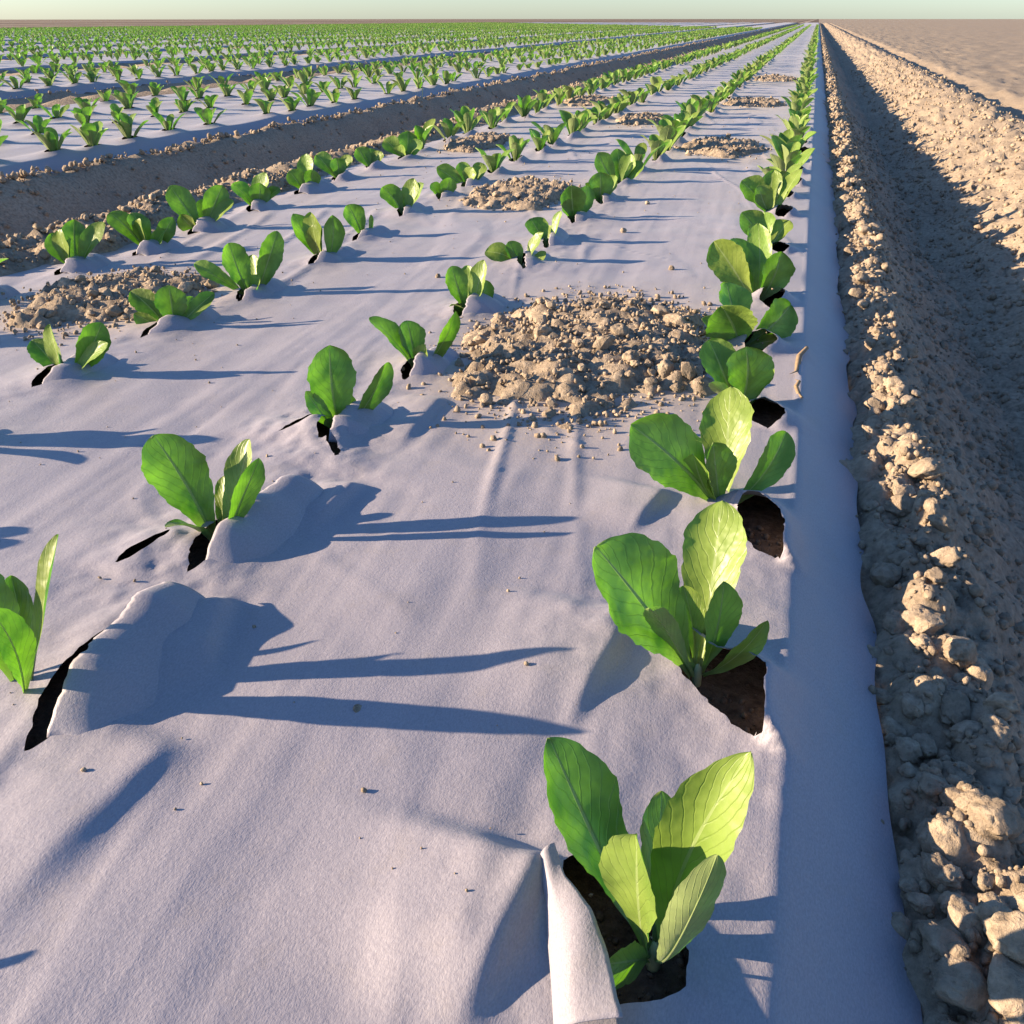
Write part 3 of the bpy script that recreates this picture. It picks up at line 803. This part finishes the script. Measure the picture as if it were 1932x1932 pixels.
# ------------------------------------------------------------------ lettuce leaves
def leaf_mesh(P0, P3, n, width, bow=0.05, cup=0.12, recurve=0.10, seed=0, nu=9, nv=15, ruffle=0.05, pet=0.16, rib=True):
    r = random.Random(seed)
    P0, P3, n = Vector(P0), Vector(P3), Vector(n).normalized()
    ch = P3 - P0
    L = ch.length
    t0 = ch.normalized()
    nn = (n - t0 * n.dot(t0))
    if nn.length < 1e-3: nn = t0.orthogonal()
    nn.normalize()
    side0 = t0.cross(nn).normalized()
    C = (P0 + P3) / 2 + nn * bow * L
    pa, pb = r.uniform(1.35, 1.8), r.uniform(0.58, 0.80)
    peak = pa / (pa + pb)
    nrm = peak ** pa * (1 - peak) ** pb
    ph = [r.uniform(0, 6.28) for _ in range(4)]
    fr_ = r.uniform(9, 15)
    twist = r.uniform(-0.25, 0.25)
    sidebend = r.uniform(-0.05, 0.05) * L
    vs_, uv_ = [], []
    for j in range(nv):
        v = j / (nv - 1)
        v = 1 - (1 - v) ** 1.5
        p = P0 * (1 - v) ** 2 + C * 2 * v * (1 - v) + P3 * v * v
        tg = ((C - P0) * (1 - v) + (P3 - C) * v).normalized()
        m = side0.cross(tg).normalized() * 1.0
        if m.dot(nn) < 0: m = -m
        sd = tg.cross(m).normalized()
        a = twist * v
        sd, m = sd * math.cos(a) + m * math.sin(a), m * math.cos(a) - sd * math.sin(a)
        p = p - m * recurve * L * max(0, v - 0.6) ** 2 * 2.0 + sd * sidebend * math.sin(math.pi * v)
        t = max(0.0, (v - 0.06) / 0.94)
        bl = (t ** pa) * ((1 - t) ** pb) / nrm
        w = width * 0.5 * (bl * (1 - pet * 0.3) + pet * (1 - v) ** 0.6)
        w = max(w, width * 0.02)
        for i in range(nu):
            u = i / (nu - 1) * 2 - 1
            ed = abs(u) ** 3
            off = cup * w * 2 * (u * u) * (1.0 + 1.6 * (1 - v) ** 2)
            off += ruffle * width * ed * math.sin(fr_ * v + ph[0] + (1.3 if u > 0 else 0)) * bl
            off += 0.02 * width * math.sin(5 * v + 3 * u + ph[1])
            ww = w * (1 + 0.035 * math.sin(23 * v + ph[2] + u) * ed) + w * (0.028 * math.sin(53 * v + ph[3]) + 0.018 * math.sin(97 * v + ph[1])) * ed * (nv > 30)
            vs_.append(p + sd * (u * ww) + m * off)
            uv_.append(((u + 1) / 2, v))
    faces = [(j * nu + i, j * nu + i + 1, (j + 1) * nu + i + 1, (j + 1) * nu + i) for j in range(nv - 1) for i in range(nu - 1)]
    if rib:        # raised midrib on the underside
        k0 = len(vs_)
        c = nu // 2
        for j in range(nv):
            v = j / (nv - 1)
            a, b2 = vs_[j * nu + c - 1], vs_[j * nu + c + 1]
            mid = vs_[j * nu + c]
            sd = (b2 - a).normalized()
            nx = vs_[min(j + 1, nv - 1) * nu + c] - vs_[max(j - 1, 0) * nu + c]
            m = sd.cross(nx).normalized()
            rr = 0.0019 * (1 - v) ** 1.7 * min(1.5, width / 0.04) + 0.0002
            for q in range(4):
                ang = math.pi * q / 3
                vs_.append(mid + sd * (rr * math.cos(ang)) - m * (rr * 0.9 * math.sin(ang)))
                uv_.append((0.5, v * 0.4))
        for j in range(nv - 1):
            for q in range(3):
                a = k0 + j * 4 + q
                faces.append((a, a + 4, a + 5, a + 1))
    return vs_, faces, uv_

def stem_mesh(r, h):
    V, F = [], []
    for j, (k, z) in enumerate(((1.15, -0.022), (1.0, -0.010), (0.75, h - 0.003), (0.15, h))):
        for q in range(8):
            a = q * math.pi / 4
            V.append((r * k * math.cos(a) * (1 + .12 * math.sin(3 * a + j)), r * k * math.sin(a), z))
    for j in range(3):
        for q in range(8):
            F.append((j * 8 + q, j * 8 + (q + 1) % 8, j * 8 + 8 + (q + 1) % 8, j * 8 + 8 + q))
    return new_mesh('stem', V, F, M_STEM)

def leaf_to_mesh(parts):
    V, F, U = [], [], []
    for vs_, fs, uv in parts:
        o = len(V)
        V += [tuple(v) for v in vs_]; F += [tuple(i + o for i in f) for f in fs]; U += uv
    me = new_mesh('leaf', V, F, M_LEAF)
    ul = me.uv_layers.new(name='UVMap')
    Ua = np.array(U, dtype=np.float32)
    li = np.zeros(len(me.loops), dtype=np.int32)
    me.loops.foreach_get('vertex_index', li)
    ul.data.foreach_set('uv', Ua[li].ravel())
    return me

def random_leaves(seed):
    """one young lettuce around the origin: list of leaf_mesh argument dicts"""
    r = random.Random(seed)
    n = r.randint(4, 6)
    a0 = r.uniform(0, 6.28)
    out = []
    for k in range(n):
        az = a0 + k * 2.4 + r.uniform(-.3, .3)
        inner = k / n
        el = math.radians(r.uniform(36, 58) + 22 * inner)
        L = r.uniform(0.085, 0.118) * (1 - 0.25 * inner)
        o = Vector((math.cos(az), math.sin(az), 0))
        tip = o * (L * math.cos(el) + 0.004) + Vector((0, 0, L * math.sin(el)))
        nrm = -o * math.sin(el) + Vector((0, 0, 1)) * math.cos(el)
        out.append(dict(P0=o * 0.004 + Vector((0, 0, -0.012)), P3=tip, n=nrm, width=r.uniform(0.034, 0.048) * (1 - 0.2 * inner),
                        bow=r.uniform(0.02, 0.14), cup=r.uniform(0.08, 0.22), recurve=r.uniform(0.0, 0.35), seed=seed * 31 + k))
    return out

STEM = stem_mesh(0.0034, -0.002)
protos = []
for k in range(12):
    L = random_leaves(100 + k)
    protos.append([leaf_to_mesh([leaf_mesh(nu=7, nv=10, **a)]) for a in L])
far_protos = [leaf_to_mesh([leaf_mesh(nu=5, nv=6, rib=False, **a) for a in random_leaves(100 + k)]) for k in range(12)]
for m_ in far_protos: m_.name = 'lettuce_plant'

# rank by size in the picture
for p in plants:
    px, py, zc = project(p['pos'])
    p['px'], p['py'], p['zc'] = px, py, zc
    p['vis'] = (-40 < px < IMG + 40 and 20 < py < IMG + 60 and zc > 0)
ordered = sorted([p for p in plants if p['vis'] or p.get('off')], key=lambda p: p['zc'])
single, rest = ordered[:300], ordered[300:]

ROWNAME = {1: "right-hand row along the shaded film edge", 2: "second row from the right edge", 3: "third row from the right edge", 4: "left row beside the dark furrow"}
def ordw(n):
    if n <= 20: return ordinal[n]
    tens = {2: 'twenty', 3: 'thirty', 4: 'forty', 5: 'fifty', 6: 'sixty', 7: 'seventy', 8: 'eighty', 9: 'ninety'}
    if n % 10 == 0: return tens[n // 10][:-1] + 'ieth'
    return tens[n // 10] + '-' + ordinal[n % 10]

NEARLABEL = {
 0: 'large lettuce plant nearest the camera, beside a standing torn film flap',
 1: 'lettuce with a broad dark left leaf and tall pale leaf, second in the right-hand row',
 2: 'lettuce with a pale upright back leaf, third in the right-hand row',
 3: 'lettuce with one broad bright heart-shaped leaf, fourth in the right-hand row',
 8: 'lettuce cut by the left edge, behind the biggest rolled film lip',
 9: 'lettuce with a long leaning left leaf beside a long slit, second row',
 10: 'lettuce with one upright oval leaf and a narrow right leaf, second row',
 11: 'lettuce with arms spread wide left of the big soil heap',
 22: 'tiny single-leaved lettuce in the third row',
}
SHADOWS = dict(group='lettuce plants set out in rows through the film')
count = {}
hand_idx = {id(p): i for i, p in enumerate(plants) if p['leaves']}
for rank, p in enumerate(sorted(single, key=lambda p: p['pos'].y)):
    key = (p['bed'], p['row'])
    if not p.get('off'):
        count[key] = count.get(key, 0) + 1
    k = count.get(key, 0)
    i = hand_idx.get(id(p))
    if i in NEARLABEL:
        lab = NEARLABEL[i]
    elif p.get('off'):
        lab = 'lettuce beyond the left edge, %s of the %s row from the right edge' % ('nearer' if p['pos'].y < 0.6 or abs(p['pos'].y - 0.95) < .01 else 'farther', ordinal[p['row']])
    elif p['bed'] == 0:
        lab = 'young lettuce, %s from the front in the %s' % (ordw(k), ROWNAME[p['row']])
    else:
        lab = 'young lettuce on the %s bed to the left, %s along its %s row' % (ordinal[p['bed']], ordw(k), ('nearest', 'second', 'third', 'farthest')[p['row'] - 1])
    pos = p['pos']
    if p['leaves']:
        e = link('lettuce_plant', None, loc=pos)
        for q, (tx, ty, w, face, dd, bow) in enumerate(p['leaves']):
            tip = on_plane(tx, ty, pos, dd) - pos
            wm = 0.86 * w / (FPX / p['zc']) / max(0.6, abs(math.cos(math.radians(face))))
            a = math.radians(face)
            nrm = -FWD * math.cos(a) + RGT * math.sin(a) + Vector((0, 0, 0.35))
            az = Vector((tip.x, tip.y, 0))
            base = az.normalized() * 0.004 + Vector((0, 0, -0.012))
            near = p['zc'] < 1.6
            me = leaf_to_mesh([leaf_mesh(base, tip, nrm, wm, bow=bow, cup=0.13, recurve=0.06, seed=i * 10 + q,
                                         nu=17 if near else 9, nv=40 if near else 14)])
            link('leaf', me, parent=e)
        link('stem', stem_mesh(0.0034, -0.002), parent=e)
        tag(e, lab, 'lettuce', SHADOWS['group'])
    elif p.get('off'):
        k_ = OFFFRAME.index((p['row'], p['off'][0], p['off'][1]))
        e = link('lettuce_plant', None, loc=pos, rot=(0, 0, 1.3 * k_), scale=(0.6 if p['row'] == 2 else 0.95,) * 3)
        for me in protos[k_]:
            link('leaf', me, parent=e)
        link('stem', STEM, parent=e)
        tag(e, lab, 'lettuce', SHADOWS['group'])
    elif p['zc'] < 6.0:
        e = link('lettuce_plant', None, loc=pos, rot=(0, 0, random.uniform(0, 6.28)), scale=(random.uniform(0.85, 1.15) * (1.08 if p['bed'] else 1.1),) * 3)
        for me in protos[random.randrange(12)]:
            link('leaf', me, parent=e)
        link('stem', STEM, parent=e)
        tag(e, lab, 'lettuce', SHADOWS['group'])
    else:
        e = link('lettuce_plant', far_protos[random.randrange(12)], loc=pos, rot=(0, 0, random.uniform(0, 6.28)), scale=(random.uniform(0.85, 1.15) * (1.08 if p['bed'] else 1.1),) * 3)
        tag(e, lab, 'lettuce', SHADOWS['group'])

def join_copies(name, items, mat, uv=False):
    """items: list of (verts Nx3, faces, loc, rotation matrix 3x3, scale[, uv])"""
    V, F, U, o = [], [], [], 0
    for it in items:
        v, f, loc, R, s = it[:5]
        V.append((v * s) @ R.T + loc); F.append(f + o); o += len(v)
        if uv: U.append(it[5])
    me = new_mesh(name, np.concatenate(V), np.concatenate(F), mat)
    if uv:
        ul = me.uv_layers.new(name='UVMap')
        li = np.zeros(len(me.loops), dtype=np.int32)
        me.loops.foreach_get('vertex_index', li)
        ul.data.foreach_set('uv', np.concatenate(U)[li].astype(np.float32).ravel())
    return me

fp = []
for k in range(12):
    V, F, U = [], [], []
    for a in random_leaves(100 + k):
        vs_, fs, uv = leaf_mesh(nu=3, nv=5, rib=False, **a)
        o = len(V)
        V += [tuple(v) for v in vs_]; F += [[i + o for i in f] for f in fs]; U += uv
    fp.append((np.array(V), np.array(F), np.array(U)))
items = []
for p in rest:
    v, f, u = fp[random.randrange(12)]
    a = random.uniform(0, 6.28)
    R = np.array([[math.cos(a), -math.sin(a), 0], [math.sin(a), math.cos(a), 0], [0, 0, 1]])
    items.append((v, f, np.array(p['pos']), R, random.uniform(0.85, 1.15) * (1.08 if p['bed'] else 1.1), u))
if items:
    o = link('distant_lettuce', join_copies('distant_lettuce', items, M_LEAF, True))
    tag(o, 'far rows of young green lettuce merging towards the horizon', 'lettuce', kind='stuff')

# ------------------------------------------------------------------ clods
def clod_proto(seed, sub=2):
    bm = bmesh.new()
    bmesh.ops.create_icosphere(bm, subdivisions=sub, radius=1.0)
    r = random.Random(seed)
    from mathutils import noise
    off = Vector((r.uniform(-50, 50), r.uniform(-50, 50), r.uniform(-50, 50)))
    sx, sy, sz = r.uniform(0.85, 1.25), r.uniform(0.75, 1.1), r.uniform(0.6, 0.85)
    cuts = [(Vector((r.gauss(0, 1), r.gauss(0, 1), r.gauss(0, 1))).normalized(), r.uniform(0.62, 0.85)) for _ in range(5)]
    for v in bm.verts:
        p = v.co.copy()
        k = 1 + 0.30 * noise.noise(p * 1.3 + off) + 0.16 * noise.noise(p * 3.1 + off) + 0.11 * noise.noise(p * 6.5 + off) + 0.10 * noise.noise(p * 12 + off) + 0.05 * noise.noise(p * 25 + off)
        p = p * k
        for n, dcut in cuts:                # broken faces
            e = p.dot(n) - dcut
            if e > 0: p -= n * e * 0.85
        v.co = Vector((p.x * sx, p.y * sy, p.z * sz))
    me = bpy.data.meshes.new('clod')
    bm.to_mesh(me); bm.free()
    me.materials.append(M_CLOD)
    me.polygons.foreach_set('use_smooth', np.ones(len(me.polygons), bool))
    V = np.array([v.co[:] for v in me.vertices]); F = np.array([p.vertices[:] for p in me.polygons])
    return me, V, F

big = [clod_proto(500 + k, 4) for k in range(8)]
mid = [clod_proto(600 + k, 3) for k in range(8)]
small = [clod_proto(700 + k, 1) for k in range(8)]

def rotm():
    a = rng.normal(size=(3, 3))
    q, _ = np.linalg.qr(a)
    if np.linalg.det(q) < 0: q[:, 0] *= -1
    return q

def add_clod(parent, p, r, name='clod'):
    src = (big if r / depth(p) * FPX > 14 else mid)[random.randrange(8)][0]
    o = link(name, src, loc=p, rot=(random.uniform(-.5, .5), random.uniform(-.5, .5), random.uniform(0, 6.28)),
             scale=(r, r, r * random.uniform(0.85, 1.1)))
    if parent is not None:
        o.parent = parent
        o.matrix_parent_inverse = parent.matrix_world.inverted()
    return o

# ---- soil heaps on the film
def film_z(x, y):
    X = np.array([[x - .002, x + .002]]); Y = np.array([[y, y]])
    return 0.0
bpy.context.view_layer.update()
for hi, (hx, hy, rx, ry, lab) in enumerate(HEAPS):
    c = G(hx, hy)
    w = (G(hx + rx, hy) - G(hx - rx, hy)).length / 2
    l = (G(hx, hy - ry) - G(hx, hy + ry)).length / 2
    l = min(l, 0.26)
    H = min(0.011, 0.06 * min(w, l) + 0.004)
    e = link('soil_heap', None, loc=c)
    tag(e, lab, 'soil heap', 'soil heaps holding the film down')
    n = max(56, min(130, int(w / c.y * 420)))
    a = np.linspace(-1.25, 1.25, n)
    U, V_ = np.meshgrid(a, a)
    X, Y = c.x + U * w, c.y + V_ * l
    rr = np.hypot(U, V_) + 0.45 * fbm(X * 16, Y * 16, 3, 200 + hi)
    z = H * np.clip(1.05 - rr ** 2, -0.6, 1) * (0.6 + 0.9 * fbm(X * 22, Y * 22, 3, 220 + hi) + 0.3)
    z = z + sstep(1.1, 0.7, rr) * (0.013 * lumps(X * 34, Y * 34, 240 + hi) + 0.009 * lumps(X * 85, Y * 85, 250 + hi)) - 0.014 * sstep(0.8, 1.15, rr) + sstep(1.1, 0.8, rr) * 0.008 * fbm(X * 120, Y * 120, 3, 260 + hi)
    me = new_mesh('soil_body', np.stack([U * w, V_ * l, z], -1).reshape(-1, 3), grid_faces(n, n), M_HEAP)
    link('soil_body', me, parent=e)
    def hz(u, v):
        i = int(np.clip((u + 1.25) / 2.5 * (n - 1), 0, n - 1)); j = int(np.clip((v + 1.25) / 2.5 * (n - 1), 0, n - 1))
        return max(z[j, i], 0.0)
    nc = int(np.clip(rx * ry / 140, 26, 110))
    for k in range(nc):
        t, q = random.uniform(0, 6.28), math.sqrt(random.random()) * 1.02
        u, v = q * math.cos(t), q * math.sin(t)
        r = random.choice((0.004, 0.005, 0.006, 0.007, 0.009, 0.013)) * random.uniform(0.8, 1.2)
        link('clod', (big if rx > 150 else mid)[random.randrange(8)][0], parent=e, loc=(u * w, v * l, hz(u, v) + r * 0.35),
             rot=(random.uniform(-.5, .5), random.uniform(-.5, .5), random.uniform(0, 6.28)), scale=(r, r, r))
    items = []
    for k in range(int(np.clip(rx * ry / 8, 250, 3000))):
        t, q = random.uniform(0, 6.28), random.random() ** 0.6 * random.choice((1.1, 1.2, 1.45))
        u, v = q * math.cos(t), q * math.sin(t)
        r = (0.0012 + 0.0036 * random.random() ** 2.6) * (1 + 0.12 * c.y)
        _, vv, ff = small[random.randrange(8)]
        items.append((vv, ff, np.array((u * w, v * l, hz(u, v) + r * 0.4)), rotm(), r))
    o = link('crumbs', join_copies('crumbs', items, M_HEAP), parent=e)
    o['kind'] = 'stuff'

# ---- clods along the buried edge of the near bed, on the furrow slope and on the berm
def gz1(x, y):
    return float(ground_z(np.array([x]), np.array([y]))[0])
LIT = [(1650, 1215, .012), (1700, 1165, .016), (1745, 1190, .020), (1760, 1130, .014), (1735, 1225, .012), (1780, 1790, .018), (1700, 1730, .013), (1790, 1600, .022),
       (1765, 1585, .018), (1800, 1700, .012), (1760, 1480, .017), (1720, 1440, .010), (1800, 1510, .014), (1645, 945, .016), (1690, 930, .015), (1680, 755, .020), (1700, 790, .014),
       (1690, 730, .014), (1640, 665, .016), (1670, 655, .014), (1625, 590, .014), (1650, 580, .013), (1810, 1860, .02), (1700, 1060, .018), (1670, 1080, .02), (1665, 1290, .015),
       (1720, 1330, .013), (1690, 1350, .014), (1750, 1390, .015), (1790, 1340, .012), (1830, 1700, .016), (1740, 1690, .010), (1720, 1660, .010), (1860, 1580, .02), (1880, 1780, .018)]
nclod = 0
for x, y, r in LIT:
    r *= 0.72
    g = G(x, y, -0.035)
    add_clod(ground, Vector((g.x, g.y, gz1(g.x, g.y) + r * 0.35)), r); nclod += 1
while nclod < 300:
    y = 0.25 + 4.2 * random.random() ** 1.6
    x = random.choice((random.gauss(0.165, 0.022), random.gauss(0.165, 0.022), random.gauss(0.20, 0.05), random.uniform(0.15, 0.5), random.uniform(0.5, 1.0)))
    if x < 0.125: continue
    px, py, zc = project(Vector((x, y, -.05)))
    if px > IMG + 30: continue
    r = random.choice((0.005, 0.006, 0.008, 0.010, 0.013)) * random.uniform(0.8, 1.25) * (1.15 if abs(x - 0.165) < 0.04 else 0.8)
    add_clod(ground, Vector((x, y, gz1(x, y) + r * 0.3)), r); nclod += 1

def scatter(name, n, fn, parent, rmin, rmax, power=2.2, protos_=small):
    items = []
    X, Y = fn(n)
    Z = np.where((X > 0.08) & (X < 0.135), np.maximum(ground_z(X, Y), -0.62 * (X - 0.044)), ground_z(X, Y))
    for x, y, z in zip(X, Y, Z):
        r = rmin + (rmax - rmin) * random.random() ** power
        _, v, f = protos_[random.randrange(8)]
        items.append((v, f, np.array((x, y, z + r * 0.3)), rotm(), r))
    o = link(name, join_copies(name, items, M_HEAP), parent=parent)
    o['kind'] = 'stuff'
    return o

def near_edge(n):
    y = 0.22 + 5.0 * rng.random(n) ** 1.7
    x = np.where(rng.random(n) < 0.6, rng.normal(0.168, 0.026, n), 0.15 + 0.35 * rng.random(n))
    return np.maximum(x, 0.104 + 0.05 * rng.random(n)), y
scatter('crumbs', 6500, near_edge, ground, 0.0015, 0.0065)
def furrow(n):
    y = 0.5 + 6 * rng.random(n) ** 1.4
    return rng.uniform(0.2, 0.6, n), y
scatter('crumbs', 3500, furrow, ground, 0.0025, 0.010, 2.4)
def far_edge(n):
    y = 3.0 + 25 * rng.random(n) ** 1.8
    return np.maximum(rng.normal(0.168, 0.03, n), 0.125), y
scatter('crumbs', 2500, far_edge, ground, 0.005, 0.013, 1.5)
def berm(n):
    y = 1.2 + 12 * rng.random(n) ** 1.5
    return rng.uniform(0.45, 1.05, n), y
scatter('crumbs', 3500, berm, ground, 0.003, 0.014, 2.0)
def left_edge(n):
    y = 1.4 + 14 * rng.random(n) ** 1.6
    return rng.normal(-1.52, 0.045, n), y
scatter('crumbs', 2500, left_edge, ground, 0.003, 0.013, 2.0)
def bed2_edge(n):
    y = 2.0 + 22 * rng.random(n) ** 1.6
    return np.where(rng.random(n) < 0.6, rng.normal(0.165, 0.02, n), rng.uniform(0.15, 0.4, n)) - PERIOD * (1 + (rng.random(n) < 0.2)), y
scatter('crumbs', 3500, bed2_edge, ground, 0.003, 0.016, 2.5)

items = []
for k in range(260):
    h = special[k % 3]
    xs_, ys_ = [p[0] for p in h['poly']], [p[1] for p in h['poly']]
    x, y = random.uniform(min(xs_), max(xs_)), random.uniform(min(ys_), max(ys_))
    r = 0.0008 + 0.0035 * random.random() ** 2.5
    _, v, f = small[random.randrange(8)]
    items.append((v, f, np.array((x, y, gz1(x, y) + r * 0.4)), rotm(), r))
me = join_copies('crumbs', items, M_GROUND)
attr(me, 'wet', np.full(len(me.vertices), 0.75))
o = link('crumbs', me, parent=ground); o['kind'] = 'stuff'

# ---- loose clods lying on the film
LOOSE = [(826, 525, .006, 'single dark clod on the film left of a second row plant'), (1176, 440, .008, 'dark clod alone on the film between the first two rows'),
         (1221, 386, .007, 'small dark clod on the far film near the second row'), (676, 1346, .0035, 'tiny dark crumb lying in a leaf shadow on the film'),
         (908, 652, .011, 'tan clod at the left corner of the big soil heap'), (918, 762, .0085, 'round clod fallen in front of the big soil heap'),
         (910, 730, .013, 'shaded clod against the rolled film left of the big heap'), (1266, 510, .006, 'pale pebble-like clod on the film above the big heap'),
         (770, 663, .005, 'small dark clod on the film behind a spread lettuce'), (865, 605, .004, 'dark crumb on the film left of the big heap')]
for x, y, r, lab in LOOSE:
    g = G(x, y)
    o = add_clod(None, Vector((g.x, g.y, r * 0.7)), r, 'soil_clod')
    tag(o, lab, 'clod', 'loose clods lying on the film')
items = []
zf = lambda x, y: 0.001
for k in range(420):
    y = 0.3 + 4.5 * random.random() ** 1.5
    x = random.uniform(-1.35, 0.0)
    r = 0.0006 + 0.0016 * random.random() ** 3 + 0.0003 * y
    _, v, f = small[random.randrange(8)]
    items.append((v, f, np.array((x, y, 0.0)), rotm(), r))
XX = np.array([it[2][0] for it in items]); YY = np.array([it[2][1] for it in items])
film_v = np.zeros(len(film.data.vertices) * 3, dtype=np.float32)
film.data.vertices.foreach_get('co', film_v)
film_v = film_v.reshape(-1, 3)
for it in items:
    p = it[2]
    sel = (np.abs(film_v[:, 0] - p[0]) < 0.012) & (np.abs(film_v[:, 1] - p[1]) < 0.012 + 0.01 * p[1])
    it[2][2] = (film_v[sel, 2].mean() if sel.any() else 0) + it[4] * 0.5
o = link('soil_specks', join_copies('soil_specks', items, M_HEAP))
tag(o, 'scattered specks of soil lying over the grey film', 'soil specks', kind='stuff')

# ---- dry scraps and a grass blade
def strip(name, pts, w, mat, lab, cat):
    V, F = [], []
    for i, p in enumerate(pts):
        p = Vector(p)
        t = (Vector(pts[min(i + 1, len(pts) - 1)]) - Vector(pts[max(i - 1, 0)])).normalized()
        s = t.cross(Vector((0, 0, 1))).normalized()
        k = math.sin(math.pi * (0.15 + 0.8 * i / (len(pts) - 1)))
        V += [p - s * w * k, p + Vector((0, 0, w * .5 * k)), p + s * w * k, p - Vector((0, 0, w * .15 * k))]
    for i in range(len(pts) - 1):
        for q in range(4):
            a, b = i * 4 + q, i * 4 + (q + 1) % 4
            F.append((a, b, b + 4, a + 4))
    o = link(name, new_mesh(name, [tuple(v) for v in V], F, mat))
    return tag(o, lab, cat)
for (a, b, w, lab) in [((1522, 655), (1492, 715), 0.004, 'dry brown leaf scrap on the shaded film shoulder'),
                       ((1500, 722), (1512, 760), 0.003, 'tan dry scrap lower on the shaded film shoulder')]:
    A, B = G(*a), G(*b)
    pts = []
    for i in range(6):
        p = A.lerp(B, i / 5)
        z = -0.62 * max(0, p.x - CREASE - 0.006) + 0.004 + 0.004 * math.sin(i * 1.4)
        pts.append((p.x + 0.003 * math.sin(i * 2.1), p.y, z))
    strip('dry_scrap', pts, w, M_STRAW, lab, 'leaf scrap')
g = G(797, 190, -0.04)
strip('grass_blade', [(g.x + 0.012 * i * i / 16, g.y, -0.05 + 0.035 * i) for i in range(5)], 0.006, M_GRASS, 'pale grass blade sticking up at the edge of the dark furrow', 'grass')
